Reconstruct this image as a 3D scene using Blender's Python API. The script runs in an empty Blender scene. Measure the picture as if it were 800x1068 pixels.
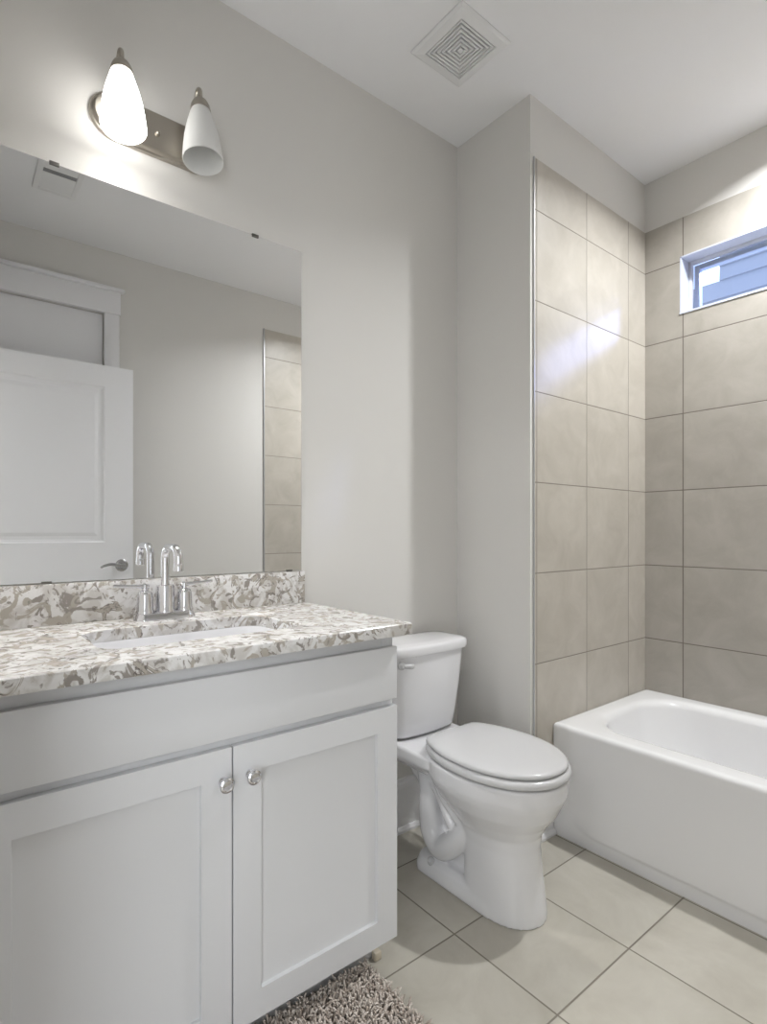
import bpy, bmesh, math, random
from math import sin, cos, pi, radians
from mathutils import Vector, Matrix

random.seed(7)
SC = bpy.context.scene
COL = SC.collection

# ------------------------------------------------------------------ camera
cam_d = bpy.data.cameras.new('camera')
cam = bpy.data.objects.new('camera', cam_d)
COL.objects.link(cam)
cam.location = (1.6046, 0.0, 1.143)
cam.rotation_euler = (radians(90), 0, radians(51.646))
cam_d.sensor_fit = 'HORIZONTAL'
cam_d.sensor_width = 36.0
cam_d.lens = 576.34 * 36.0 / 800.0
cam_d.shift_x = 4.63 / 800.0
cam_d.shift_y = 19.75 / 800.0
cam_d.clip_start = 0.01
SC.camera = cam

# ------------------------------------------------------------------ world, sun, lights, exposure
world = bpy.data.worlds.new('world')
SC.world = world
world.use_nodes = True
bgn = world.node_tree.nodes['Background']
bgn.inputs['Color'].default_value = (0.56, 0.68, 1.0, 1)
bgn.inputs['Strength'].default_value = 2.4


def lamp(name, kind, loc, energy, color, target=None):
    d = bpy.data.lights.new(name, kind)
    d.energy = energy
    d.color = color
    o = bpy.data.objects.new(name, d)
    COL.objects.link(o)
    o.location = loc
    if target is not None:
        v = Vector(target) - Vector(loc)
        o.rotation_euler = v.to_track_quat('-Z', 'Y').to_euler()
    return o


sun = lamp('low_sky_glow', 'SUN', (4, 6, 5), 11.5, (0.32, 0.42, 1.0), (4 - 1.0, 6 - 1.3, 5 - 0.88))
sun.data.angle = radians(12)
DOWN = (1.06, 2.19, 2.722)
down = lamp('downlight_beam', 'AREA', DOWN, 20.0, (0.97, 0.985, 1.0), (1.06, 2.19, 0))
down.data.shape = 'DISK'
down.data.size = 0.09
down.data.spread = radians(146)
HALL = (1.75, -1.55, 2.50)
hall = lamp('hall_lamp_light', 'AREA', (HALL[0], HALL[1], 2.44), 8.0, (0.98, 0.99, 1.0), (HALL[0] - .3, HALL[1] + 1.0, 1.3))
hall.data.shape = 'DISK'
hall.data.size = 0.30
FILL_WIN = (-1.85, -0.40, 0.35, 2.15)      # added hall window for the unseen fill light: y0, y1, z0, z1
hall_fill = lamp('hall_fill_light', 'AREA', (2.49, (FILL_WIN[0] + FILL_WIN[1]) / 2, (FILL_WIN[2] + FILL_WIN[3]) / 2), 36.0, (0.93, 0.965, 1.0), (0, (FILL_WIN[0] + FILL_WIN[1]) / 2, (FILL_WIN[2] + FILL_WIN[3]) / 2))  # unseen area fill, added to brighten the room through the doorway
hall_fill.data.shape = 'RECTANGLE'
hall_fill.data.size = FILL_WIN[1] - FILL_WIN[0]
hall_fill.data.size_y = FILL_WIN[3] - FILL_WIN[2]
BULB_STRENGTH = 1600.0
SHADE_GLOW = 5.0

SC.view_settings.view_transform = 'Standard'
SC.view_settings.look = 'None'
SC.view_settings.gamma = 1.0
SC.view_settings.use_curve_mapping = False
SC.view_settings.exposure = 0.10

# ------------------------------------------------------------------ materials


def srgb(r, g, b):
    def f(c):
        c /= 255.0
        return c / 12.92 if c <= 0.04045 else ((c + 0.055) / 1.055) ** 2.4
    return (f(r), f(g), f(b), 1.0)


def mat(name, color, rough=0.5, metal=0.0, bump=0.0, bscale=120.0, vary=0.0, vscale=8.0, coat=0.0, spec=0.5):
    m = bpy.data.materials.new(name)
    m.use_nodes = True
    nt = m.node_tree
    N, L = nt.nodes, nt.links
    b = N['Principled BSDF']
    b.inputs['Base Color'].default_value = color
    b.inputs['Roughness'].default_value = rough
    b.inputs['Metallic'].default_value = metal
    b.inputs['Specular IOR Level'].default_value = spec
    b.inputs['Coat Weight'].default_value = coat
    b.inputs['Coat Roughness'].default_value = 0.08
    tc = N.new('ShaderNodeTexCoord')
    if bump > 0:
        n = N.new('ShaderNodeTexNoise')
        n.inputs['Scale'].default_value = bscale
        n.inputs['Detail'].default_value = 3
        L.new(tc.outputs['Object'], n.inputs['Vector'])
        bp = N.new('ShaderNodeBump')
        bp.inputs['Strength'].default_value = bump
        bp.inputs['Distance'].default_value = 0.002
        L.new(n.outputs['Fac'], bp.inputs['Height'])
        L.new(bp.outputs['Normal'], b.inputs['Normal'])
    if vary > 0:
        n = N.new('ShaderNodeTexNoise')
        n.inputs['Scale'].default_value = vscale
        n.inputs['Detail'].default_value = 4
        L.new(tc.outputs['Object'], n.inputs['Vector'])
        mx = N.new('ShaderNodeMix')
        mx.data_type = 'RGBA'
        mx.inputs['A'].default_value = tuple(c * (1 - vary) for c in color[:3]) + (1,)
        mx.inputs['B'].default_value = tuple(min(1, c * (1 + vary)) for c in color[:3]) + (1,)
        L.new(n.outputs['Fac'], mx.inputs['Factor'])
        L.new(mx.outputs['Result'], b.inputs['Base Color'])
    return m


def tile_mat(name, c1, c2, grout, ua, u0, us, va, v0, vs, gw=0.0035, rough=0.35, mott=7.0):
    """square glazed tiles with thin grout joints, laid along two axes of the place"""
    m = bpy.data.materials.new(name)
    m.use_nodes = True
    nt = m.node_tree
    N, L = nt.nodes, nt.links
    b = N['Principled BSDF']
    tc = N.new('ShaderNodeTexCoord')
    sp = N.new('ShaderNodeSeparateXYZ')
    L.new(tc.outputs['Object'], sp.inputs[0])

    def mth(op, a, bb=None, c=None):
        n = N.new('ShaderNodeMath')
        n.operation = op
        for i, x in enumerate((a, bb, c)):
            if x is None:
                continue
            if isinstance(x, (int, float)):
                n.inputs[i].default_value = x
            else:
                L.new(x, n.inputs[i])
        return n.outputs[0]

    def cell(axis, o, s):
        t = mth('DIVIDE', mth('SUBTRACT', sp.outputs[axis], o), s)
        fl = mth('FLOOR', t)
        fr = mth('SUBTRACT', t, fl)
        d = mth('MULTIPLY', mth('MINIMUM', fr, mth('SUBTRACT', 1.0, fr)), s)
        return fl, d
    fu, du = cell(ua, u0, us)
    fv, dv = cell(va, v0, vs)
    d = mth('MINIMUM', du, dv)
    mr = N.new('ShaderNodeMapRange')
    mr.interpolation_type = 'SMOOTHSTEP'
    mr.inputs['From Min'].default_value = gw * 0.35
    mr.inputs['From Max'].default_value = gw * 0.75
    L.new(d, mr.inputs['Value'])
    mask = mr.outputs['Result']          # 0 in the joint, 1 on the tile
    cmb = N.new('ShaderNodeCombineXYZ')
    L.new(fu, cmb.inputs[0])
    L.new(fv, cmb.inputs[1])
    wn = N.new('ShaderNodeTexWhiteNoise')
    wn.noise_dimensions = '3D'
    L.new(cmb.outputs[0], wn.inputs['Vector'])
    # cloudy mottling, shifted per tile
    off = N.new('ShaderNodeVectorMath')
    off.operation = 'MULTIPLY_ADD'
    L.new(wn.outputs['Color'], off.inputs[0])
    off.inputs[1].default_value = (9, 9, 9)
    L.new(tc.outputs['Object'], off.inputs[2])
    n1 = N.new('ShaderNodeTexNoise')
    n1.inputs['Scale'].default_value = mott
    n1.inputs['Detail'].default_value = 6
    n1.inputs['Roughness'].default_value = 0.6
    n1.inputs['Distortion'].default_value = 0.6
    L.new(off.outputs[0], n1.inputs['Vector'])
    ramp = N.new('ShaderNodeMapRange')
    ramp.inputs['From Min'].default_value = 0.3
    ramp.inputs['From Max'].default_value = 0.7
    L.new(n1.outputs['Fac'], ramp.inputs['Value'])
    mx = N.new('ShaderNodeMix')
    mx.data_type = 'RGBA'
    mx.inputs['A'].default_value = c1
    mx.inputs['B'].default_value = c2
    L.new(ramp.outputs['Result'], mx.inputs['Factor'])
    hsv = N.new('ShaderNodeHueSaturation')
    L.new(mx.outputs['Result'], hsv.inputs['Color'])
    L.new(mth('MULTIPLY_ADD', wn.outputs['Value'], 0.06, 0.97), hsv.inputs['Value'])
    mg = N.new('ShaderNodeMix')
    mg.data_type = 'RGBA'
    mg.inputs['A'].default_value = grout
    L.new(hsv.outputs['Color'], mg.inputs['B'])
    L.new(mask, mg.inputs['Factor'])
    L.new(mg.outputs['Result'], b.inputs['Base Color'])
    L.new(mth('MULTIPLY_ADD', mask, rough - 0.8, 0.8), b.inputs['Roughness'])
    h = mth('ADD', mask, mth('MULTIPLY', n1.outputs['Fac'], 0.12))
    bp = N.new('ShaderNodeBump')
    bp.inputs['Strength'].default_value = 0.5
    bp.inputs['Distance'].default_value = 0.002
    L.new(h, bp.inputs['Height'])
    L.new(bp.outputs['Normal'], b.inputs['Normal'])
    return m


def stone_mat(name):
    """pale quartz with tan and grey leaf-shaped flakes"""
    m = bpy.data.materials.new(name)
    m.use_nodes = True
    nt = m.node_tree
    N, L = nt.nodes, nt.links
    b = N['Principled BSDF']
    b.inputs['Roughness'].default_value = 0.16
    tc = N.new('ShaderNodeTexCoord')

    def noise(scale, det, dist, rough=0.5, off=0.0):
        mp = N.new('ShaderNodeMapping')
        mp.inputs['Location'].default_value = (off, off * 1.7, off * .6)
        L.new(tc.outputs['Object'], mp.inputs['Vector'])
        n = N.new('ShaderNodeTexNoise')
        n.inputs['Scale'].default_value = scale
        n.inputs['Detail'].default_value = det
        n.inputs['Roughness'].default_value = rough
        n.inputs['Distortion'].default_value = dist
        L.new(mp.outputs[0], n.inputs['Vector'])
        return n.outputs['Fac']

    def step(v, a, c):
        r = N.new('ShaderNodeMapRange')
        r.interpolation_type = 'SMOOTHSTEP'
        r.inputs['From Min'].default_value = a
        r.inputs['From Max'].default_value = c
        L.new(v, r.inputs['Value'])
        return r.outputs['Result']

    def mix(f, A, B):
        x = N.new('ShaderNodeMix')
        x.data_type = 'RGBA'
        for k, v in (('A', A), ('B', B)):
            if isinstance(v, tuple):
                x.inputs[k].default_value = v
            else:
                L.new(v, x.inputs[k])
        L.new(f, x.inputs['Factor'])
        return x.outputs['Result']
    base = mix(step(noise(24, 4, 0.8), .4, .62), srgb(230, 229, 228), srgb(204, 201, 197))
    tan = mix(step(noise(17, 4, 2.4, .55, 3.1), .52, .59), base, srgb(178, 171, 161))
    gr = mix(step(noise(22, 4, 2.6, .55, 7.7), .55, .62), tan, srgb(150, 144, 138))
    n4 = N.new('ShaderNodeMath')
    n4.operation = 'ABSOLUTE'
    n5 = N.new('ShaderNodeMath')
    n5.operation = 'SUBTRACT'
    L.new(noise(17, 4, 2.4, .55, 3.1), n5.inputs[0])
    n5.inputs[1].default_value = .575
    L.new(n5.outputs[0], n4.inputs[0])
    rim = step(n4.outputs[0], .016, .006)
    n6 = N.new('ShaderNodeMath')
    n6.operation = 'MULTIPLY'
    L.new(rim, n6.inputs[0])
    L.new(step(noise(16, 2, 0.5, .5, 21.0), .50, .62), n6.inputs[1])
    dk = mix(n6.outputs[0], gr, srgb(104, 98, 93))
    L.new(dk, b.inputs['Base Color'])
    return m


M = {}
M['wall'] = mat('wall_paint', srgb(223, 221, 217), 0.85, bump=.05, bscale=260)
M['ceiling'] = mat('ceiling_paint', srgb(242, 242, 243), 0.9, bump=.05, bscale=260)
M['trim'] = mat('white_trim_paint', srgb(240, 240, 242), 0.38)
M['cabinet'] = mat('cabinet_paint', srgb(219, 220, 222), 0.36)
M['door'] = mat('door_paint', srgb(244, 244, 246), 0.4)
M['ceramic'] = mat('white_glazed_ceramic', srgb(231, 231, 233), 0.08, coat=.5)
M['acrylic'] = mat('white_tub_enamel', srgb(241, 241, 242), 0.14, coat=.3)
M['plastic'] = mat('white_seat_plastic', srgb(208, 208, 209), 0.2)
M['grille'] = mat('white_grille_plastic', srgb(232, 232, 232), 0.5)
M['dark'] = mat('dark_cavity', srgb(70, 70, 72), 0.9)
M['shadow_gap'] = mat('register_throat', srgb(150, 150, 152), 0.9)
M['chrome'] = mat('polished_chrome', (0.74, 0.74, 0.765, 1), 0.06, 1.0)
M['nickel'] = mat('brushed_nickel', srgb(178, 172, 162), 0.3, 1.0, bump=.04, bscale=400)
M['steel'] = mat('satin_edge_metal', srgb(196, 196, 198), 0.38, 0.6)
M['handle'] = mat('satin_handle_metal', srgb(176, 176, 177), 0.22, 1.0)
M['clip'] = mat('dull_clip_metal', srgb(128, 126, 122), 0.35, 0.9)
M['stone'] = stone_mat('speckled_quartz')
M['backing'] = mat('mat_backing', srgb(110, 98, 88), 0.9)
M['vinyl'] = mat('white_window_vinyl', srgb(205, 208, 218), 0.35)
M['reveal'] = mat('window_return_daylight_tint', srgb(206, 211, 226), 0.6)  # pale blue of the daylight is put into the base colour
M['rawwood'] = mat('bare_wood', srgb(206, 196, 176), 0.7, vary=.12, vscale=40)
M['siding'] = mat('pale_lap_siding', srgb(150, 152, 156), 0.7)
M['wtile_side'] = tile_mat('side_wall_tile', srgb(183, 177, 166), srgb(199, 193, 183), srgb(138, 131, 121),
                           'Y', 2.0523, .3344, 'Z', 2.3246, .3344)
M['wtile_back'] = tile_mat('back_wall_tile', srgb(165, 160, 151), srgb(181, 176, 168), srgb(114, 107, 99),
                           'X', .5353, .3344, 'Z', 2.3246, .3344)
M['ftile'] = tile_mat('floor_tile', srgb(184, 179, 167), srgb(203, 199, 188), srgb(132, 126, 114),
                      'X', .8429, .3344, 'Y', 1.4742, .3344, gw=.0042, mott=5.0)


def mirror_mat():
    m = mat('silvered_mirror', (0.91, 0.92, 0.925, 1), 0.0, 1.0)
    return m


M['mirror'] = mirror_mat()


def glass_mat():
    m = bpy.data.materials.new('window_glass')
    m.use_nodes = True
    nt = m.node_tree
    N, L = nt.nodes, nt.links
    N.remove(N['Principled BSDF'])
    t = N.new('ShaderNodeBsdfTransparent')
    t.inputs[0].default_value = (.95, .97, .98, 1)
    g = N.new('ShaderNodeBsdfGlossy')
    g.inputs['Roughness'].default_value = 0.02
    fr = N.new('ShaderNodeFresnel')
    fr.inputs[0].default_value = 1.45
    x = N.new('ShaderNodeMixShader')
    L.new(fr.outputs[0], x.inputs[0])
    L.new(t.outputs[0], x.inputs[1])
    L.new(g.outputs[0], x.inputs[2])
    L.new(x.outputs[0], N['Material Output'].inputs[0])
    return m


def frosted_mat():
    m = bpy.data.materials.new('frosted_shade_glass')
    m.use_nodes = True
    nt = m.node_tree
    N, L = nt.nodes, nt.links
    b = N['Principled BSDF']
    b.inputs['Base Color'].default_value = srgb(244, 244, 242)
    b.inputs['Roughness'].default_value = 0.35
    tl = N.new('ShaderNodeBsdfTranslucent')
    tl.inputs[0].default_value = (.80, .80, .795, 1)
    x1 = N.new('ShaderNodeMixShader')
    x1.inputs[0].default_value = 0.10
    L.new(b.outputs[0], x1.inputs[1])
    L.new(tl.outputs[0], x1.inputs[2])
    L.new(x1.outputs[0], N['Material Output'].inputs[0])
    return m


def emit_mat(name, color, strength):
    m = bpy.data.materials.new(name)
    m.use_nodes = True
    b = m.node_tree.nodes['Principled BSDF']
    b.inputs['Base Color'].default_value = (.9, .9, .9, 1)
    b.inputs['Emission Color'].default_value = color
    b.inputs['Emission Strength'].default_value = strength
    return m


def pile_mat():
    m = mat('shaggy_pile', srgb(150, 138, 126), 0.95, spec=.1)
    nt = m.node_tree
    N, L = nt.nodes, nt.links
    g = N.new('ShaderNodeNewGeometry')
    mx = N.new('ShaderNodeMix')
    mx.data_type = 'RGBA'
    mx.inputs['A'].default_value = srgb(182, 169, 158)
    mx.inputs['B'].default_value = srgb(228, 219, 210)
    L.new(g.outputs['Random Per Island'], mx.inputs['Factor'])
    L.new(mx.outputs['Result'], N['Principled BSDF'].inputs['Base Color'])
    return m


M['glass'] = glass_mat()
M['frosted'] = frosted_mat()
M['lit_shade'] = mat('lit_frosted_shade', srgb(244, 244, 242), 0.35)
b_ = M['lit_shade'].node_tree.nodes['Principled BSDF']
b_.inputs['Emission Color'].default_value = (1.0, 0.985, 0.96, 1)
b_.inputs['Emission Strength'].default_value = SHADE_GLOW
M['bulb'] = emit_mat('lit_bulb', (1.0, 0.99, 0.98, 1), BULB_STRENGTH)
M['lens'] = emit_mat('lit_lens', (1.0, 0.93, 0.84, 1), 4.0)
M['pile'] = pile_mat()

# ------------------------------------------------------------------ helpers


def link(name, bm, m, parent=None, smooth=35):
    """close a bmesh (given in place coordinates) into one mesh object"""
    bmesh.ops.recalc_face_normals(bm, faces=bm.faces[:])
    me = bpy.data.meshes.new(name)
    if parent is not None:
        o0 = Vector((0, 0, 0))
        p = parent
        while p is not None:
            o0 += p.location
            p = p.parent
        bmesh.ops.translate(bm, vec=-o0, verts=bm.verts[:])
    bm.to_mesh(me)
    bm.free()
    if smooth:
        me.shade_smooth()
        me.set_sharp_from_angle(angle=radians(smooth))
    me.materials.append(m)
    o = bpy.data.objects.new(name, me)
    COL.objects.link(o)
    if parent is not None:
        o.parent = parent
    return o


def tag(o, label=None, cat=None, group=None, kind=None):
    if label:
        o['label'] = label
    if cat:
        o['category'] = cat
    if group:
        o['group'] = group
    if kind:
        o['kind'] = kind
    return o


def thing(name, loc, label=None, cat=None, group=None, kind=None):
    o = bpy.data.objects.new(name, None)
    o.empty_display_size = 0.05
    COL.objects.link(o)
    o.location = loc
    return tag(o, label, cat, group, kind)


def box(bm, x0, x1, y0, y1, z0, z1, bev=0.0, seg=2):
    r = bmesh.ops.create_cube(bm, size=1.0)
    vs = r['verts']
    for v in vs:
        v.co = Vector((x0 + (v.co.x + .5) * (x1 - x0), y0 + (v.co.y + .5) * (y1 - y0), z0 + (v.co.z + .5) * (z1 - z0)))
    if bev > 0:
        es = list({e for v in vs for e in v.link_edges})
        bmesh.ops.bevel(bm, geom=es, offset=bev, segments=seg, profile=0.5, affect='EDGES')
    return bm


def B(*a, **k):
    return box(bmesh.new(), *a, **k)


def loft(bm, rings, cap0=True, cap1=True):
    vr = [[bm.verts.new(p) for p in r] for r in rings]
    n = len(vr[0])
    for a, b in zip(vr[:-1], vr[1:]):
        for i in range(n):
            j = (i + 1) % n
            bm.faces.new((a[i], a[j], b[j], b[i]))
    if cap0:
        bm.faces.new(vr[0])
    if cap1:
        bm.faces.new(vr[-1])
    return vr


def basis(d):
    d = d.normalized()
    u = d.cross(Vector((0, 0, 1)))
    if u.length < 1e-4:
        u = Vector((1, 0, 0))
    u.normalize()
    return u, d.cross(u).normalized()


def tube(bm, pts, rad, n=16, caps=True):
    pts = [Vector(p) for p in pts]
    if not isinstance(rad, (list, tuple)):
        rad = [rad] * len(pts)
    rings = []
    u = None
    for i, p in enumerate(pts):
        d = (pts[min(i + 1, len(pts) - 1)] - pts[max(i - 1, 0)]).normalized()
        if u is None:
            u, _ = basis(d)
        u = (u - d * u.dot(d)).normalized()
        v = d.cross(u)
        rings.append([p + (u * cos(2 * pi * k / n) + v * sin(2 * pi * k / n)) * rad[i] for k in range(n)])
    loft(bm, rings, caps, caps)
    return bm


def lathe(bm, prof, c, axis=(0, 0, 1), n=32, cap0=True, cap1=True):
    """prof: (radius, height along axis)"""
    ax = Vector(axis).normalized()
    u, v = basis(ax)
    c = Vector(c)
    rings = [[c + ax * h + (u * cos(2 * pi * k / n) + v * sin(2 * pi * k / n)) * max(r, 1e-4) for k in range(n)] for r, h in prof]
    loft(bm, rings, cap0, cap1)
    return bm


def spline(pts, n=8):
    P = [Vector(p) for p in pts]
    out = []
    for i in range(len(P) - 1):
        p0, p1, p2, p3 = P[max(i - 1, 0)], P[i], P[i + 1], P[min(i + 2, len(P) - 1)]
        for k in range(n):
            t = k / n
            out.append(0.5 * ((2 * p1) + (p2 - p0) * t + (2 * p0 - 5 * p1 + 4 * p2 - p3) * t * t + (3 * p1 - p0 - 3 * p2 + p3) * t ** 3))
    out.append(P[-1])
    return out


def rrect(x0, x1, y0, y1, r, side=8, cor=8):
    """rounded rectangle, counter-clockwise, same count for same side/cor"""
    pts = []
    cs = [(x1 - r, y0 + r, -pi / 2), (x1 - r, y1 - r, 0), (x0 + r, y1 - r, pi / 2), (x0 + r, y0 + r, pi)]
    starts = [((x0 + r, y0), (x1 - r, y0)), ((x1, y0 + r), (x1, y1 - r)), ((x1 - r, y1), (x0 + r, y1)), ((x0, y1 - r), (x0, y0 + r))]
    for (a, b), (cx, cy, t0) in zip(starts, cs):
        for k in range(side):
            t = k / side
            pts.append((a[0] + (b[0] - a[0]) * t, a[1] + (b[1] - a[1]) * t))
        for k in range(cor):
            t = t0 + (pi / 2) * k / cor
            pts.append((cx + r * cos(t), cy + r * sin(t)))
    return pts


def at_z(pts, z):
    return [Vector((p[0], p[1], z)) for p in pts]


def bake(o):
    """freeze an object's modifiers into its mesh"""
    dg = bpy.context.evaluated_depsgraph_get()
    me = bpy.data.meshes.new_from_object(o.evaluated_get(dg))
    o.modifiers.clear()
    o.data = me
    me.shade_smooth()


def panel_slab(face, back, u0, u1, v0, v1, panels, insets, put):
    """a slab with moulded panels on its front: put(u, v, d) gives a point, d = 0 at the front face, growing inwards"""
    bm = bmesh.new()

    def q(*p):
        bm.faces.new([bm.verts.new(put(*c)) for c in p])
    us = sorted({u0, u1} | {p[0] for p in panels} | {p[1] for p in panels})
    vs = sorted({v0, v1} | {p[2] for p in panels} | {p[3] for p in panels})
    for a, b in zip(us[:-1], us[1:]):
        for c, d in zip(vs[:-1], vs[1:]):
            mu, mv = (a + b) / 2, (c + d) / 2
            if any(p[0] < mu < p[1] and p[2] < mv < p[3] for p in panels):
                continue
            q((a, c, 0), (b, c, 0), (b, d, 0), (a, d, 0))
    for a, b, c, d in panels:
        prev = (0.0, 0.0)
        for ins in list(insets):
            i0, d0 = prev
            i1, d1 = ins
            o = [(a + i0, c + i0, d0), (b - i0, c + i0, d0), (b - i0, d - i0, d0), (a + i0, d - i0, d0)]
            n = [(a + i1, c + i1, d1), (b - i1, c + i1, d1), (b - i1, d - i1, d1), (a + i1, d - i1, d1)]
            for k in range(4):
                j = (k + 1) % 4
                q(o[k], o[j], n[j], n[k])
            prev = ins
        i0, d0 = prev
        q((a + i0, c + i0, d0), (b - i0, c + i0, d0), (b - i0, d - i0, d0), (a + i0, d - i0, d0))
    t = back
    q((u0, v0, t), (u1, v0, t), (u1, v1, t), (u0, v1, t))
    q((u0, v0, 0), (u1, v0, 0), (u1, v0, t), (u0, v0, t))
    q((u0, v1, 0), (u1, v1, 0), (u1, v1, t), (u0, v1, t))
    q((u0, v0, 0), (u0, v1, 0), (u0, v1, t), (u0, v0, t))
    q((u1, v0, 0), (u1, v1, 0), (u1, v1, t), (u1, v0, t))
    bmesh.ops.remove_doubles(bm, verts=bm.verts[:], dist=1e-5)
    return bm


def struct(name, bm, m, parent=None, smooth=0):
    o = link(name, bm, m, parent, smooth)
    if parent is None:
        o['kind'] = 'structure'
    return o


# ------------------------------------------------------------------ room shell
H = 2.7416
XR = 1.840          # face of the wall opposite the vanity
YW = 1.6875         # face of the short return wall beside the toilet
XA, XT = 0.363, 0.369    # alcove side wall, its tile face
YB, YT = 2.549, 2.540    # back wall, its tile face
ZT = 2.5141         # top of the tile
WX0, WX1, WZ0, WZ1 = 0.522, 1.080, 2.092, 2.346    # window opening

struct('floor', B(-.12, XR + .16, -2.2, YB + .12, -.08, 0), M['ftile'])
struct('ceiling', B(-.12, XR + .16, -.0, YB + .12, H, H + .08), M['ceiling'])
struct('wall_left', B(-.12, 0, -.12, YW + .02, 0, H), M['wall'])
struct('wall_alcove', B(-.12, XA, YW, YB + .12, 0, H), M['wall'])

bm = bmesh.new()
box(bm, XA, XR + .16, YB, YB + .12, 0, WZ0)
box(bm, XA, XR + .16, YB, YB + .12, WZ1, H)
box(bm, XA, WX0, YB, YB + .12, WZ0, WZ1)
box(bm, WX1, XR + .16, YB, YB + .12, WZ0, WZ1)
struct('wall_back', bm, M['wall'])

CY0, CY1, CZ = 0.10, 0.722, 2.38      # closet doorway in the wall opposite the vanity
bm = bmesh.new()
box(bm, XR, XR + .16, -.12, CY0, 0, H)
box(bm, XR, XR + .16, CY1, YB, 0, H)
box(bm, XR, XR + .16, CY0, CY1, CZ, H)
box(bm, XR + .115, XR + .16, CY0, CY1, 0, CZ)
struct('wall_right', bm, M['wall'])

DX0, DX1, DZ = 0.92, 1.695, 2.05      # the doorway the picture is taken from
bm = bmesh.new()
box(bm, 0, DX0, -.12, 0, 0, H)
box(bm, DX1, XR, -.12, 0, 0, H)
box(bm, DX0, DX1, -.12, 0, DZ, H)
struct('wall_front', bm, M['wall'])

# hallway beyond the doorway
struct('wall_hall_end', B(-.12, XR + .76, -2.3, -2.2, 0, 2.62), M['wall'])
struct('wall_hall_left', B(-.22, -.12, -2.3, 0, 0, 2.62), M['wall'])
bm = bmesh.new()
box(bm, XR + .66, XR + .76, -2.2, FILL_WIN[0], 0, 2.62)
box(bm, XR + .66, XR + .76, FILL_WIN[1], 0, 0, 2.62)
box(bm, XR + .66, XR + .76, FILL_WIN[0], FILL_WIN[1], 0, FILL_WIN[2])
box(bm, XR + .66, XR + .76, FILL_WIN[0], FILL_WIN[1], FILL_WIN[3], 2.62)
struct('wall_hall_right', bm, M['wall'])
struct('wall_hall_return', B(XR + .16, XR + .66, -.12, -.0, 0, 2.62), M['wall'])
struct('floor_hall', B(XR + .16, XR + .76, -2.3, 0, -.08, 0), M['ftile'])
struct('ceiling_hall', B(-.22, XR + .76, -2.3, -.12, 2.62, 2.70), M['ceiling'])

# tile cladding of the tub alcove
bm = bmesh.new()
box(bm, XA, XT, 1.706, 1.815, .19, ZT)
box(bm, XA, XT, 1.815, YB, .30, ZT)
struct('wall_tile_alcove', bm, M['wtile_side'])
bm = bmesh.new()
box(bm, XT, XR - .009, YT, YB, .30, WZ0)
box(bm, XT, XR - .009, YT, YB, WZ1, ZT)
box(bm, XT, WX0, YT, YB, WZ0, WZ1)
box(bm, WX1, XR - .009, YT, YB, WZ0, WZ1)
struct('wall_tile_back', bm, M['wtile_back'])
struct('wall_tile_right', B(XR - .009, XR, 1.718, YB, .30, ZT), M['wtile_side'])
struct('trim_1', B(XA, XT + .0008, 1.7025, 1.7065, .19, ZT + .003), M['steel'])
struct('trim_2', B(XR - .0105, XR, 1.7125, 1.7185, .19, ZT + .003), M['steel'])


def baseboard(name, axis, a0, a1, face, sgn):
    """moulded white board: axis = the direction it runs, face = wall face, sgn = the side it stands out to"""
    prof = [(0, 0), (.024, 0), (.024, .010), (.019, .019), (.014, .022), (.014, .165), (.011, .178), (.006, .184), (.005, .196), (0, .198)]
    bm = bmesh.new()
    rings = []
    for a in (a0, a1):
        rings.append([Vector((a, face + sgn * d, z)) if axis == 'x' else Vector((face + sgn * d, a, z)) for d, z in prof])
    loft(bm, rings)
    return struct(name, bm, M['trim'], smooth=0)


baseboard('baseboard_left', 'y', .925, YW, 0, 1)
baseboard('baseboard_return', 'x', 0, XA + .014, YW, -1)
baseboard('baseboard_alcove', 'y', YW - .014, 1.815, XA, 1)
baseboard('baseboard_right', 'y', .81, 1.815, XR, -1)

# ------------------------------------------------------------------ window
win = thing('window_1', (WX0, YB, WZ0), kind='structure')
bm = bmesh.new()
box(bm, WX0, WX0 + .006, YT, YB + .065, WZ0, WZ1)
box(bm, WX1 - .006, WX1, YT, YB + .065, WZ0, WZ1)
box(bm, WX0, WX1, YT, YB + .065, WZ1 - .006, WZ1)
box(bm, WX0, WX1, YT - .004, YB + .065, WZ0, WZ0 + .008)
link('reveal', bm, M['reveal'], win, 0)


def rect_frame(bm, x0, x1, z0, z1, w, y0, y1, bev=.002):
    box(bm, x0, x0 + w, y0, y1, z0, z1, bev)
    box(bm, x1 - w, x1, y0, y1, z0, z1, bev)
    box(bm, x0 + w, x1 - w, y0, y1, z1 - w, z1, bev)
    box(bm, x0 + w, x1 - w, y0, y1, z0, z0 + w, bev)


bm = bmesh.new()
rect_frame(bm, WX0 + .006, WX1 - .006, WZ0 + .006, WZ1 - .006, .014, YB + .063, YB + .085)
rect_frame(bm, WX0 + .020, WX1 - .020, WZ0 + .020, WZ1 - .020, .022, YB + .088, YB + .120)
link('window_frame', bm, M['vinyl'], win, 30)
link('pane', B(WX0 + .018, WX1 - .018, YB + .076, YB + .081, WZ0 + .018, WZ1 - .018), M['glass'], win, 0)

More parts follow.
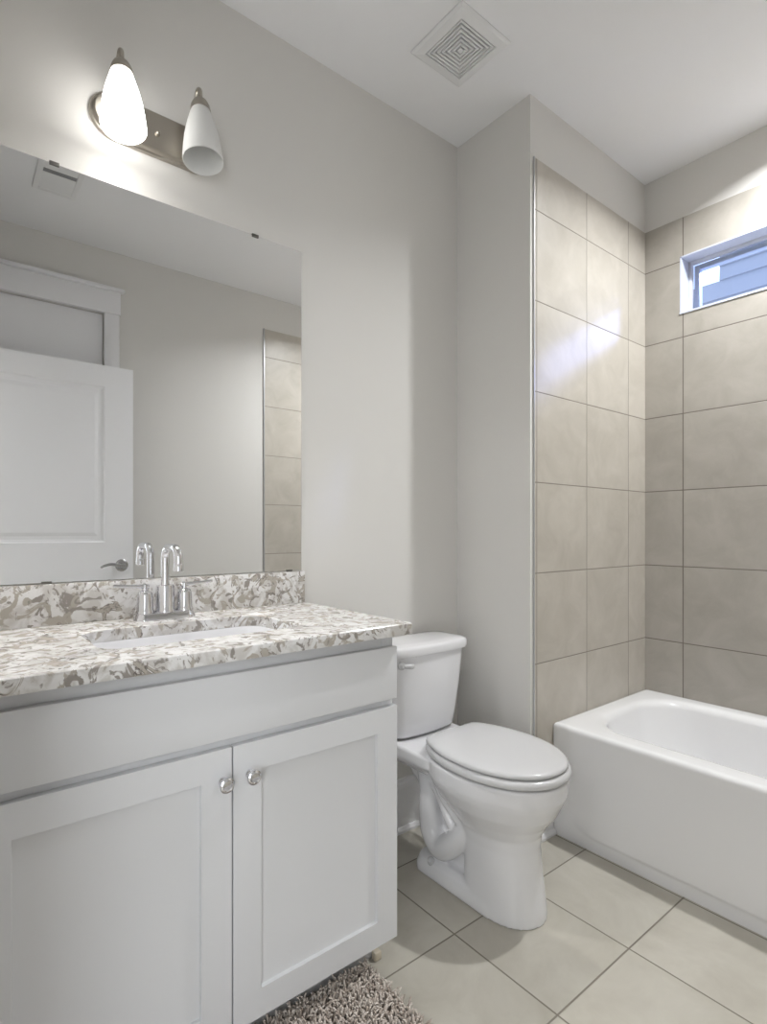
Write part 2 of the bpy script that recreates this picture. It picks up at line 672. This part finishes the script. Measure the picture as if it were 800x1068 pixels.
added_win = thing('added_hall_window', (XR + .71, FILL_WIN[0], FILL_WIN[2]), kind='structure')  # unseen window added around the fill light
bm = bmesh.new()
for a, b, c, d in ((FILL_WIN[0], FILL_WIN[0] + .045, FILL_WIN[2], FILL_WIN[3]), (FILL_WIN[1] - .045, FILL_WIN[1], FILL_WIN[2], FILL_WIN[3]), (FILL_WIN[0] + .045, FILL_WIN[1] - .045, FILL_WIN[3] - .045, FILL_WIN[3]),
                   (FILL_WIN[0] + .045, FILL_WIN[1] - .045, FILL_WIN[2], FILL_WIN[2] + .045), (FILL_WIN[0] + .045, FILL_WIN[1] - .045, 1.23, 1.265)):
    box(bm, XR + .69, XR + .74, a, b, c, d, .002)
link('window_frame', bm, M['vinyl'], added_win, 30)
link('added_light_block', B(XR + .700, XR + .704, FILL_WIN[0] + .02, FILL_WIN[1] - .02, FILL_WIN[2] + .02, FILL_WIN[3] - .02), M['trim'], added_win, 0)  # opaque panel added behind the fill light to keep sky light out

# ------------------------------------------------------------------ doors and casings


def put_right(face):
    return lambda u, v, d: Vector((face + d, u, v))


# closet door set back in its doorway
bm = panel_slab(0, .035, CY0 + .003, CY1 - .003, .01, CZ - .003, [(CY0 + .12, CY1 - .12, 1.10, 2.02), (CY0 + .12, CY1 - .12, .25, .95)],
                [(.012, .008), (.03, .008), (.055, .003)], put_right(XR + .020))
d2 = struct('door_2', bm, M['door'])
bm = bmesh.new()
box(bm, XR - .018, XR, CY1, CY1 + .078, 0, CZ, .002)
box(bm, XR - .018, XR, CY0 - .078, CY0, 0, CZ, .002)
box(bm, XR - .022, XR, CY0 - .084, CY1 + .084, CZ, CZ + .128, .002)
box(bm, XR - .045, XR, CY0 - .095, CY1 + .102, CZ + .128, CZ + .146, .003)
struct('trim_3', bm, M['trim'], smooth=30)

# the open entrance door, folded back along that wall
DXF = 1.658
bm = panel_slab(0, .036, .012, .832, .012, 2.034, [(.158, .690, 1.082, 1.920), (.158, .690, .24, .84)],
                [(.006, .006), (.018, .009), (.034, .009), (.052, .004)], put_right(DXF))
d1 = struct('door_1', bm, M['door'])
HZ, HY = .955, .772
hd = thing('door_handle', (DXF, HY, HZ))
hd.parent = d1
bm = bmesh.new()
lathe(bm, [(.033, 0), (.033, .005), (.027, .010), (.012, .012), (.011, .045), (.0125, .050), (.0125, .062), (.009, .066)], (DXF, HY, HZ), (-1, 0, 0), 28)
link('rosette', bm, M['handle'], hd)
bm = bmesh.new()
tube(bm, spline([(DXF - .056, HY + .004, HZ), (DXF - .058, HY - .03, HZ + .004), (DXF - .056, HY - .065, HZ + .010), (DXF - .052, HY - .10, HZ + .002), (DXF - .046, HY - .112, HZ - .006)], 6),
     [.010 - .0045 * k / 24 for k in range(25)], 12)
link('lever', bm, M['handle'], hd)

# casing round the entrance doorway, room side
bm = bmesh.new()
box(bm, DX0 - .075, DX0, 0, .016, 0, DZ, .002)
box(bm, DX0 - .075, DX1, 0, .016, DZ, DZ + .10, .002)
struct('trim_4', bm, M['trim'], smooth=30)

# ------------------------------------------------------------------ vanity cabinet
VY0, VY1, VX = .024, .925, .492
van = thing('vanity_cabinet', (0.02, .475, 0),
            'white shaker vanity cabinet with two doors under the speckled stone top', 'cabinet')
bm = bmesh.new()
box(bm, .004, VX - .018, VY0, VY0 + .016, .094, .876)
box(bm, .004, VX - .018, VY1 - .016, VY1, .094, .876)
box(bm, .004, VX - .018, VY0 + .016, VY1 - .016, .094, .110)
box(bm, .004, .014, VY0 + .016, VY1 - .016, .110, .876)
link('carcass', bm, M['cabinet'], van, 0)
bm = bmesh.new()
box(bm, VX - .018, VX, VY0, VY0 + .035, .094, .876, .001)
box(bm, VX - .018, VX, VY1 - .035, VY1, .094, .876, .001)
box(bm, VX - .018, VX, VY0 + .035, VY1 - .035, .83, .876, .001)
box(bm, VX - .018, VX, VY0 + .035, VY1 - .035, .675, .725, .001)
box(bm, VX - .018, VX, VY0 + .035, VY1 - .035, .094, .13, .001)
box(bm, VX - .018, VX, .455, .497, .13, .675, .001)
link('face_frame', bm, M['cabinet'], van, 30)
bm = bmesh.new()
box(bm, .40, .432, VY0, VY1 - .002, 0, .094, .001)
box(bm, .004, .40, VY0, VY0 + .016, 0, .094)
box(bm, .004, .40, VY1 - .018, VY1 - .002, 0, .094)
link('toe_kick', bm, M['cabinet'], van, 30)
link('false_drawer_front', B(VX + .0005, .511, VY0 + .002, VY1, .711, .845, .0015), M['cabinet'], van, 30)


def put_front(face):
    return lambda u, v, d: Vector((face - d, u, v))


for ya, yb, kn in ((VY0 + .002, .4738, .4535), (.4775, VY1, .5135)):
    bm = panel_slab(0, .0185, ya, yb, .094, .692, [(ya + .064, yb - .064, .156, .631)], [(.0015, .0085), (.003, .009)], put_front(.511))
    d = link('door', bm, M['cabinet'], van, 25)
    bm = bmesh.new()
    lathe(bm, [(.009, 0), (.008, .003), (.0055, .006), (.0055, .013), (.010, .0155), (.0145, .019), (.0160, .023), (.0155, .027), (.0130, .0295), (.0105, .030), (.009, .0285), (.002, .028)],
          (.511, kn, .627), (1, 0, 0), 28)
    link('knob', bm, M['chrome'], d)

tag(link('kick_end_block', B(.434, .452, .900, .9215, 0, .022, .003), M['rawwood'], None, 30),
    'little bare wooden block on the floor at the rug corner below the vanity', 'trim block')

# ------------------------------------------------------------------ countertop with backsplash
SX0, SX1, SY0, SY1 = .160, .415, .248, .702
ct = thing('countertop', (.02, .475, .877), 'white and grey speckled quartz top lying on the white vanity cabinet', 'countertop')
SD, CR = 10, 8
outer = lambda g: rrect(.0 + .002 + g, .542 - g, .003 + g, .951 - g, .004, SD, CR)
inner = lambda g: rrect(SX0 - g, SX1 + g, SY0 - g, SY1 + g, .055, SD, CR)
bm = bmesh.new()
loft(bm, [at_z(inner(0), .878), at_z(outer(0.001), .878), at_z(outer(0), .880), at_z(outer(0), .9045), at_z(outer(.0025), .907),
          at_z(inner(.002), .907), at_z(inner(0), .905), at_z(inner(0), .878)], False, False)
bmesh.ops.remove_doubles(bm, verts=bm.verts[:], dist=1e-6)
link('slab', bm, M['stone'], ct, 40)
tag(link('backsplash', B(.0005, .021, .003, .941, .9072, 1.010, .0015), M['stone'], None, 30), 'low strip of speckled quartz backsplash along the wall under the mirror', 'backsplash')

sk = thing('undermount_sink', (.29, .475, .76), 'white rectangular undermount sink sunk in the stone vanity top', 'sink')
bm = bmesh.new()
rk = lambda g, z, r=.05: at_z(rrect(SX0 + g, SX1 - g, SY0 + g, SY1 - g, r, SD, CR), z)
loft(bm, [rk(-.022, .862, .06), rk(-.022, .8775, .06), rk(.002, .8775), rk(.004, .872), rk(.008, .82), rk(.018, .765), rk(.045, .747, .05), rk(.10, .742, .02),
          ], False, True)
loft(bm, [rk(-.022, .862, .06), rk(-.006, .86, .06), rk(-.002, .80), rk(.014, .745), rk(.05, .733, .05), rk(.11, .729, .015)], False, True)
link('basin', bm, M['ceramic'], sk, 50)
bm = bmesh.new()
lathe(bm, [(.021, 0), (.021, .003), (.016, .004), (.015, .002), (.004, .002)], (.2875, .475, .742), n=28)
link('drain', bm, M['chrome'], sk)

# ------------------------------------------------------------------ faucet
FX, FY, FZ = .072, .474, .907
fc = thing('faucet', (FX, FY, FZ), 'chrome two lever faucet with a tall arched spout behind the sink', 'faucet')


def stadium(hl, r, z, n=14):
    pts = []
    for k in range(n + 1):
        t = -pi / 2 + pi * k / n
        pts.append(Vector((FX + r * sin(t) * 1.0, FY + hl + r * cos(t), z)))
    for k in range(n + 1):
        t = pi / 2 + pi * k / n
        pts.append(Vector((FX + r * sin(t), FY - hl + r * cos(t), z)))
    return pts


bm = bmesh.new()
loft(bm, [stadium(.052, .029, FZ), stadium(.052, .029, FZ + .004), stadium(.052, .025, FZ + .009), stadium(.052, .0235, FZ + .014), stadium(.052, .021, FZ + .0185), stadium(.052, .0195, FZ + .0205)])
link('base_plate', bm, M['chrome'], fc, 40)
bm = bmesh.new()
lathe(bm, [(.027, .018), (.027, .022), (.0245, .026), (.0235, .086), (.0220, .090), (.0115, .091), (.0105, .10)], (FX, FY, FZ))
pts = [(FX, FY, FZ + .095), (FX, FY, FZ + .12), (FX, FY, FZ + .14)]
R, REACH, TOP = .030, .108, FZ + .192
for k in range(11):
    t = pi / 2 * k / 10
    pts.append((FX + R - R * cos(t), FY, TOP - R + R * sin(t)))
for k in range(11):
    t = pi / 2 * k / 10
    pts.append((FX + REACH - R + R * sin(t), FY, TOP - R + R * cos(t)))
pts += [(FX + REACH, FY, TOP - .045), (FX + REACH, FY, TOP - .056)]
tube(bm, pts, .0105, 20)
lathe(bm, [(.0105, .012), (.012, .010), (.012, -.006), (.009, -.007)], (FX + REACH, FY, TOP - .052), n=24)
link('spout', bm, M['chrome'], fc, 40)
for s in (-1, 1):
    y = FY + s * .052
    bm = bmesh.new()
    lathe(bm, [(.0235, .018), (.0235, .023), (.0210, .027), (.0198, .060), (.0185, .070), (.0150, .076), (.007, .079), (.0065, .090), (.0055, .094), (.002, .096)], (FX, y, FZ))
    hb = link('handle', bm, M['chrome'], fc, 40)
    bm = bmesh.new()
    tube(bm, spline([(FX, y - s * .010, FZ + .0875), (FX, y, FZ + .0885), (FX + .001, y + s * .03, FZ + .090), (FX + .002, y + s * .060, FZ + .092), (FX + .002, y + s * .078, FZ + .094)], 4),
         [.0052, .0056, .006, .006, .006, .0056, .0054, .0052, .005, .0048, .0046, .0046, .0046, .0046, .0046, .0046, .0044], 12)
    link('lever', bm, M['chrome'], hb, 40)

# ------------------------------------------------------------------ mirror
mr = thing('wall_mirror', (0, .475, 1.0115), 'large frameless rectangular mirror above the stone backsplash', 'mirror')
link('mirror_glass', B(.0015, .0065, .012, .9365, 1.0125, 2.068, .0008, 1), M['mirror'], mr, 0)
for y, z in ((.222, 2.068), (.770, 2.068)):
    link('clip', box(box(bmesh.new(), .0005, .0090, y - .011, y + .011, z, z + .004, .001), .0068, .0090, y - .011, y + .011, z - .006, z + .004, .001), M['clip'], mr, 30)
for y, z in ((.205, 1.0125), (.89, 1.0125)):
    link('clip', box(bmesh.new(), .0068, .0090, y - .011, y + .011, z - .002, z + .004, .0008), M['clip'], mr, 30)

# ------------------------------------------------------------------ vanity light
LY, LZ = .468, 2.250
vl = thing('vanity_light', (0, LY, LZ), 'brushed nickel two shade wall light above the mirror', 'wall light')


def oblong(hl, r, x, n=20):
    pts = []
    for k in range(n + 1):
        t = -pi / 2 + pi * k / n
        pts.append(Vector((x, LY + hl + r * cos(t), LZ + r * sin(t))))
    for k in range(n + 1):
        t = pi / 2 + pi * k / n
        pts.append(Vector((x, LY - hl + r * cos(t), LZ + r * sin(t))))
    return pts


bm = bmesh.new()
hl = .168 - .062
loft(bm, [oblong(hl, .062, .0005), oblong(hl, .062, .006), oblong(hl, .0595, .009), oblong(hl, .055, .0095), oblong(hl, .0525, .013), oblong(hl, .0525, .019), oblong(hl, .0495, .022)])
link('back_plate', bm, M['nickel'], vl, 40)
bm = bmesh.new()
lathe(bm, [(.0065, 0), (.0065, .005), (.0045, .010), (.002, .012)], (.022, LY, LZ - .008), (1, 0, 0), 20)
link('finial', bm, M['nickel'], vl)
TILT = Vector((.13, 0, -1)).normalized()
for y, lit in ((LY - .108, True), (LY + .096, False)):
    top = Vector((.088, y, 2.345))
    bm = bmesh.new()
    tube(bm, spline([(.020, y, 2.270), (.036, y, 2.276), (.046, y, 2.310), (.056, y, 2.356), (.074, y, 2.377), (.087, y, 2.368), (.089, y, 2.340)], 6), .0065, 14)
    lathe(bm, [(.017, 0), (.017, .004), (.010, .008)], (.021, y, 2.270), (1, 0, 0), 20)
    ar = link('arm', bm, M['nickel'], vl, 45)
    bm = bmesh.new()
    lathe(bm, [(.007, -.004), (.013, .002), (.020, .010), (.0255, .022), (.0275, .034), (.0275, .038), (.0255, .038), (.02, .03)], top, TILT, 32)
    link('cap', bm, M['nickel'], vl, 45)
    bm = bmesh.new()
    outp = [(.0235, .032), (.029, .046), (.036, .070), (.0425, .095), (.0475, .120), (.051, .145), (.0535, .170), (.0545, .185)]
    inp = [(r - .0028, h) for r, h in reversed(outp)]
    lathe(bm, outp + [(.0535, .187)] + inp, top, TILT, 40, False, False)
    sh = link('shade', bm, M['lit_shade'] if lit else M['frosted'], vl, 60)
    if lit:
        tag(sh, 'glowing frosted glass shade')
    bm = bmesh.new()
    lathe(bm, [(.014, .030), (.014, .048), (.012, .050)], top, TILT, 24)
    link('socket', bm, M['trim'], vl, 45)
    if lit:
        bm = bmesh.new()
        lathe(bm, [(.011, .050), (.014, .055), (.021, .068), (.0270, .081), (.0290, .094), (.0275, .108), (.022, .120), (.012, .127), (.002, .129)], top, TILT, 28)
        tag(link('bulb', bm, M['bulb'], vl, 60), 'lit white bulb')

# ------------------------------------------------------------------ toilet
TY = 1.360
tl = thing('toilet', (.40, TY, 0), 'white two piece toilet with closed lid standing between vanity and tub', 'toilet')


def egg(xr, xf, hw, n=56, p=2.0, rw=None, k=.46):
    """plan of a bowl: rear at xr, nose at xf, widest at a point between"""
    xc = xr + (xf - xr) * k
    pts = []
    for i in range(n):
        t = 2 * pi * i / n
        c, s = cos(t), sin(t)
        if c >= 0:
            x = xc + (xf - xc) * abs(c) ** (2 / 2.1)
            y = hw * (1 if s > 0 else -1) * abs(s) ** (2 / 2.1)
        else:
            x = xc - (xc - xr) * abs(c) ** (2 / p)
            y = hw * (1 if s > 0 else -1) * abs(s) ** (2 / p)
        pts.append((x, TY + y))
    return pts


bm = bmesh.new()
# bowl and pedestal column
loft(bm, [at_z(egg(.40, .645, .101, p=4), .0), at_z(egg(.40, .643, .100, p=4), .03), at_z(egg(.40, .630, .096, p=4), .12), at_z(egg(.395, .622, .097, p=4), .20),
          at_z(egg(.375, .626, .103, p=3.4), .240), at_z(egg(.335, .644, .124, p=2.8), .275), at_z(egg(.29, .676, .149, p=2.6), .315),
          at_z(egg(.26, .696, .166, p=2.5), .355), at_z(egg(.25, .704, .171, p=2.5), .375), at_z(egg(.25, .706, .173, p=2.5), .415), at_z(egg(.252, .703, .170, p=2.5), .422)])
# rear deck that carries the tank
loft(bm, [at_z(rrect(.06, .32, TY - .105, TY + .105, .04), .335), at_z(rrect(.045, .34, TY - .145, TY + .145, .05), .37), at_z(rrect(.04, .36, TY - .155, TY + .155, .05), .385),
          at_z(rrect(.04, .36, TY - .155, TY + .155, .05), .415), at_z(rrect(.045, .355, TY - .15, TY + .15, .05), .42)])
# narrow core behind the column
loft(bm, [at_z(rrect(.20, .46, TY - .058, TY + .058, .04), .0), at_z(rrect(.20, .46, TY - .050, TY + .050, .04), .12), at_z(rrect(.15, .46, TY - .052, TY + .052, .04), .26),
          at_z(rrect(.09, .44, TY - .075, TY + .075, .04), .345)])
# foot
loft(bm, [at_z(rrect(.190, .56, TY - .104, TY + .104, .05), .0), at_z(rrect(.190, .56, TY - .104, TY + .104, .05), .022), at_z(rrect(.20, .56, TY - .098, TY + .098, .05), .048),
          at_z(rrect(.215, .54, TY - .080, TY + .080, .05), .060)])
for s in (-1, 1):
    yy = TY + s * .056
    tube(bm, spline([(.43, yy, .245), (.40, yy + s * .012, .185), (.345, yy + s * .016, .125), (.30, yy + s * .012, .105), (.262, yy + s * .010, .14), (.25, yy + s * .010, .20), (.245, yy + s * .006, .27), (.22, yy, .335)], 6),
         [.034 + .008 * sin(pi * k / 42) for k in range(43)], 16)
    tube(bm, spline([(.25, yy + s * .008, .30), (.29, yy + s * .016, .295), (.33, yy + s * .02, .245), (.37, yy + s * .018, .19), (.41, yy + s * .01, .15)], 6), .020, 14)
    tube(bm, spline([(.29, yy + s * .03, .355), (.33, yy + s * .036, .30), (.38, yy + s * .03, .25), (.42, yy + s * .02, .21)], 6), .018, 14)
    lathe(bm, [(.030, 0), (.028, .055), (.020, .066)], (.278, TY + s * .062, 0), n=24)
bo = link('bowl', bm, M['ceramic'], tl)
md = bo.modifiers.new('r', 'REMESH')
md.mode = 'VOXEL'
md.voxel_size = 0.0042
ms = bo.modifiers.new('s', 'SMOOTH')
ms.factor = 0.5
ms.iterations = 7
bake(bo)
for s in (-1, 1):
    bm = bmesh.new()
    lathe(bm, [(.013, .0), (.013, .008), (.010, .016), (.004, .020)], (.280, TY + s * .089, .047), (0, s * .6, 1), 20)
    link('bolt_cap', bm, M['plastic'], tl)


def cut_egg(xr, xf, hw, z, n=72, k=.47, ratio=.745, soft=.012):
    """oval plan cut straight across behind the hinges"""
    xc = xr + (xf - xr) * k
    rr = (xc - xr) / ratio
    pts = []
    for i in range(n):
        t = 2 * pi * i / n
        c, s_ = cos(t), sin(t)
        if c >= 0:
            x = xc + (xf - xc) * c ** (2 / 2.1)
            y = hw * math.copysign(abs(s_) ** (2 / 2.1), s_)
        else:
            x = xc + rr * c
            d = x - xr
            x = xr + .5 * (d + math.sqrt(d * d + soft * soft)) - soft * .25
            y = hw * s_
        pts.append(Vector((x, TY + y, z)))
    return pts


SR = .280
bm = bmesh.new()
so = lambda d, z: cut_egg(SR + d, .711 - d, .1785 - d, z)
si = lambda z: cut_egg(SR + .09, .625, .105, z, ratio=.97)
loft(bm, [so(.010, .428), so(.002, .430), so(0, .434), so(0, .444), so(.004, .449), so(.012, .452), si(.452), si(.428), so(.010, .428)], False, False)
bmesh.ops.remove_doubles(bm, verts=bm.verts[:], dist=1e-6)
link('seat', bm, M['plastic'], tl, 50)
bm = bmesh.new()
e = lambda d, z: cut_egg(SR - .004 + d, .702 - d, .1715 - d * .8, z)
loft(bm, [e(.010, .4545), e(.002, .456), e(0, .459), e(.001, .465), e(.005, .4685), e(.014, .471), e(.05, .4735), e(.10, .475), e(.15, .4755)])
link('lid', bm, M['plastic'], tl, 50)
for s in (-1, 1):
    bm = bmesh.new()
    box(bm, SR - .028, SR + .016, TY + s * .075 - .018, TY + s * .075 + .018, .421, .450, .006, 3)
    link('seat_hinge', bm, M['plastic'], tl, 40)


def bowed(x0, x1, hw, r, bow, z, side=12, cor=8):
    out = []
    for x, y in rrect(x0, x1, TY - hw, TY + hw, r, side, cor):
        t = (y - TY) / hw
        w = max(0, (x - x0) / (x1 - x0))
        out.append(Vector((x + bow * (1 - t * t) * w, y, z)))
    return out


bm = bmesh.new()
loft(bm, [bowed(.030, .155, .140, .04, .016, .424), bowed(.022, .165, .153, .045, .018, .436), bowed(.020, .170, .158, .045, .018, .48), bowed(.018, .178, .171, .045, .018, .58),
          bowed(.016, .184, .182, .045, .018, .70), bowed(.016, .184, .183, .045, .018, .712)])
link('tank', bm, M['ceramic'], tl, 50)
bm = bmesh.new()
loft(bm, [bowed(.014, .186, .186, .045, .02, .712), bowed(.008, .193, .194, .045, .02, .715), bowed(.007, .195, .196, .045, .02, .722), bowed(.007, .195, .196, .045, .02, .738),
          bowed(.010, .191, .192, .045, .02, .745), bowed(.018, .183, .183, .04, .02, .7485), bowed(.05, .15, .150, .03, .015, .7515)])
link('tank_lid', bm, M['ceramic'], tl, 50)
lv = bmesh.new()
lathe(lv, [(.015, 0), (.015, .006), (.010, .010), (.009, .018)], (.187, TY - .143, .688), (1, 0, 0), 20)
tube(lv, spline([(.205, TY - .145, .688), (.208, TY - .132, .687), (.210, TY - .120, .686), (.209, TY - .108, .685)], 5), [.006, .0065, .007, .0075, .008, .008, .0085, .0085, .009, .009, .009, .009, .009, .0088, .0085, .007], 12)
link('flush_lever', lv, M['plastic'], tl, 45)

# ------------------------------------------------------------------ bathtub
TX0, TX1, TY0, TY1, TZ = XT + .001, XR - .010, 1.817, YT - .001, .4188
tb = thing('bathtub', ((TX0 + TX1) / 2, 2.18, 0), 'white alcove bathtub with a plain apron along the tiled back wall', 'bathtub')
SN, CN = 64, 10


def apron_mask(x, z):
    # the apron stands a little proud above a soft step that sweeps down from the left end
    a = max(x - (TX0 + .062), 0.0)
    b = max(z - .046, 0.0)
    r = .12
    ax, bz = x - (TX0 + .062), z - .046
    if ax < r and bz < r:
        d = r - math.hypot(r - ax, r - bz)
    else:
        d = min(ax, bz)
    t = min(max(d / .014 + .5, 0), 1)
    return t * t * (3 - 2 * t)


def tub_outer(g, z, apron=True):
    out = []
    for x, y in rrect(TX0 + g, TX1 - g, TY0 + g, TY1 - g, .006, SN, CN):
        if apron and y < TY0 + g + 1e-4:
            y -= .005 * apron_mask(x, z)
        out.append(Vector((x, y, z)))
    return out


def tub_in(l, r, f, b, rad, z):
    return at_z(rrect(TX0 + l, TX1 - r, TY0 + f, TY1 - b, rad, SN, CN), z)


zs = [0, .012, .022, .030, .036, .041, .046, .051, .056, .062, .07, .08, .09, .10, .112, .125, .14, .16, .19, .23, .30, .37, .395]
rings = [tub_outer(0, z) for z in zs]
rings += [tub_outer(0, .404), tub_outer(.002, .411), tub_outer(.006, .4162), tub_outer(.012, .4184), tub_outer(.02, TZ, False)]
rings += [tub_in(.036, .040, .040, .040, .12, TZ + .0004), tub_in(.062, .062, .068, .058, .16, TZ + .0004)]
for k in range(1, 9):
    t = pi / 2 * k / 8
    g = .030 * sin(t)
    rings.append(tub_in(.065 + g, .064 + g, .071 + g, .061 + g, .17, TZ - .030 * (1 - cos(t))))
rings += [tub_in(.102, .097, .105, .094, .17, .36), tub_in(.115, .102, .110, .099, .17, .30), tub_in(.145, .108, .120, .106, .17, .22), tub_in(.18, .118, .132, .116, .16, .15),
          tub_in(.215, .135, .148, .132, .15, .118), tub_in(.26, .17, .18, .165, .13, .103), tub_in(.34, .24, .24, .22, .08, .098), tub_in(.5, .5, .30, .30, .03, .096)]
bm = bmesh.new()
loft(bm, rings, False, True)
link('shell', bm, M['acrylic'], tb, 60)
bm = bmesh.new()
lathe(bm, [(.030, 0), (.030, .003), (.024, .005), (.004, .005)], (TX1 - .30, (TY0 + TY1) / 2, .0965), n=28)
link('drain', bm, M['chrome'], tb)

# ------------------------------------------------------------------ ceiling fan grille and supply register
fx, fy = .341, 1.342
fn = thing('exhaust_fan', (fx, fy, H), 'square white ceiling fan grille with nested square slots', 'exhaust fan')
bm = bmesh.new()


def sq(s, z):
    return at_z([(fx - s, fy - s), (fx + s, fy - s), (fx + s, fy + s), (fx - s, fy + s)], z)


loft(bm, [sq(.116, H - .0005), sq(.116, H - .004), sq(.108, H - .011), sq(.083, H - .015), sq(.081, H - .0135), sq(.081, H - .001)], False, False)
link('frame', bm, M['grille'], fn, 0)
link('cavity', B(fx - .082, fx + .082, fy - .082, fy + .082, H - .003, H - .0006), M['dark'], fn, 0)
s = .0785
while s > .018:
    bm = bmesh.new()
    w = .0078
    loft(bm, [sq(s, H - .003), sq(s - .0007, H - .0125), sq(s - .002, H - .0145), sq(s - w + .002, H - .0145), sq(s - w + .0007, H - .0125), sq(s - w, H - .003)], False, False)
    link('louver', bm, M['grille'], fn, 0)
    s -= .0117
link('hub', B(fx - s, fx + s, fy - s, fy + s, H - .0145, H - .003, .001), M['grille'], fn, 0)

rx0, rx1, ry0, ry1 = 1.10, 1.405, .325, .505
rg = thing('ceiling_register', ((rx0 + rx1) / 2, (ry0 + ry1) / 2, H), 'white rectangular air register on the ceiling, seen in the mirror', 'air vent')
bm = bmesh.new()
for a, b, c, d in ((rx0, rx1, ry0, ry0 + .024), (rx0, rx1, ry1 - .024, ry1), (rx0, rx0 + .024, ry0 + .024, ry1 - .024), (rx1 - .024, rx1, ry0 + .024, ry1 - .024)):
    box(bm, a, b, c, d, H - .010, H - .0005, .002)
link('frame', bm, M['grille'], rg, 30)
link('cavity', B(rx0 + .02, rx1 - .02, ry0 + .02, ry1 - .02, H - .003, H - .0006), M['shadow_gap'], rg, 0)
for k in range(13):
    x = rx0 + .034 + k * .0165 + (.038 if k > 4 else 0)
    a = .0092
    bm = bmesh.new()
    pr = [(x - a, H - .0050), (x - a, H - .0062), (x + a, H - .0092), (x + a, H - .0080)]
    loft(bm, [[Vector((px, y, pz)) for px, pz in pr] for y in (ry0 + .022, ry1 - .022)])
    link('louver', bm, M['grille'], rg, 0)

# ------------------------------------------------------------------ lamps out of frame
rl = thing('recessed_downlight', (DOWN[0], DOWN[1], H), 'round recessed downlight in the ceiling above the bathtub', 'ceiling light')
bm = bmesh.new()
lathe(bm, [(.060, -.012), (.080, -.010), (.090, -.004), (.090, -.0005), (.062, -.0005), (.060, -.012)], (DOWN[0], DOWN[1], H), n=40, cap0=False, cap1=False)
link('trim_ring', bm, M['grille'], rl, 40)
bm = bmesh.new()
lathe(bm, [(.062, -.003), (.062, -.0006)], (DOWN[0], DOWN[1], H), n=40)
link('lens', bm, M['lens'], rl, 40)
hl_ = thing('hall_ceiling_lamp', (HALL[0], HALL[1], 2.62), 'round flush ceiling lamp in the hallway outside the door', 'ceiling light')
bm = bmesh.new()
lathe(bm, [(.17, -.0005), (.17, -.03), (.16, -.035)], (HALL[0], HALL[1], 2.62), n=40)
link('lamp_base', bm, M['nickel'], hl_, 40)
bm = bmesh.new()
lathe(bm, [(.155, -.036), (.15, -.06), (.11, -.085), (.05, -.098), (.003, -.10)], (HALL[0], HALL[1], 2.62), n=40)
link('diffuser', bm, M['lens'], hl_, 40)

# ------------------------------------------------------------------ bath mat
GX0, GX1, GY0, GY1 = .445, .98, .10, .878
rug = thing('bath_mat', ((GX0 + GX1) / 2, (GY0 + GY1) / 2, 0), 'shaggy taupe bath mat on the floor in front of the vanity', 'bath mat')
link('backing', B(GX0 + .012, GX1 - .012, GY0 + .012, GY1 - .012, .0005, .008, .002), M['backing'], rug, 30)
bm = bmesh.new()
st = .0068
nx, ny = int((GX1 - GX0 - .02) / st), int((GY1 - GY0 - .02) / st)
for i in range(nx):
    for j in range(ny):
        x = GX0 + .014 + i * st + random.uniform(-.004, .004)
        y = GY0 + .014 + j * st + random.uniform(-.004, .004)
        L_ = random.uniform(.020, .030)
        a = random.uniform(0, 2 * pi)
        lean = random.uniform(.15, .7)
        r = random.uniform(.0026, .0036)
        dx, dy = cos(a), sin(a)
        ux, uy = -dy, dx
        path = [(0, 0), (lean * .25 * L_, .5 * L_), (lean * .75 * L_, .88 * L_), (lean * 1.05 * L_, .92 * L_)]
        rr = [r * .8, r, r * .95, r * .35]
        rings = []
        for (h_, z_), q in zip(path, rr):
            rings.append([Vector((x + dx * h_ + q * (cos(t) * ux + sin(t) * dx * .7), y + dy * h_ + q * (cos(t) * uy + sin(t) * dy * .7), .006 + z_ + q * sin(t) * -.5)) for t in (0, pi / 2, pi, 3 * pi / 2)])
        loft(bm, rings, False, True)
me = bpy.data.meshes.new('pile')
bmesh.ops.translate(bm, vec=-rug.location, verts=bm.verts[:])
bm.to_mesh(me)
bm.free()
me.shade_smooth()
me.materials.append(M['pile'])
pile = bpy.data.objects.new('pile', me)
COL.objects.link(pile)
pile.parent = rug
pile['kind'] = 'stuff'

# ------------------------------------------------------------------ neighbour's house beyond the window
NY = 5.60
nb = thing('neighbour_house', (.6, NY, 0), 'pale lap sided house wall seen through the small high window', 'house')


def siding(x0, x1, z0, z1, course):
    bm = bmesh.new()
    prof = []
    z = z1
    prof_pts = [(NY + .12, z1), (NY + .02, z1)]
    while z > z0 + .01:
        zb = max(z - course, z0)
        prof_pts += [(NY + .020, z), (NY + .002, zb)]
        z = zb
    prof_pts += [(NY + .12, z0)]
    clean = []
    for p in prof_pts:
        if not clean or (abs(p[0] - clean[-1][0]) + abs(p[1] - clean[-1][1])) > 1e-6:
            clean.append(p)
    loft(bm, [[Vector((x, y, z)) for y, z in clean] for x in (x0, x1)])
    return bm


link('upper_wall', siding(-.438, 1.35, 3.445, 4.4, .165), M['siding'], nb, 0)
link('lower_wall', siding(-2.6, 1.35, 0, 3.445, .165), M['siding'], nb, 0)
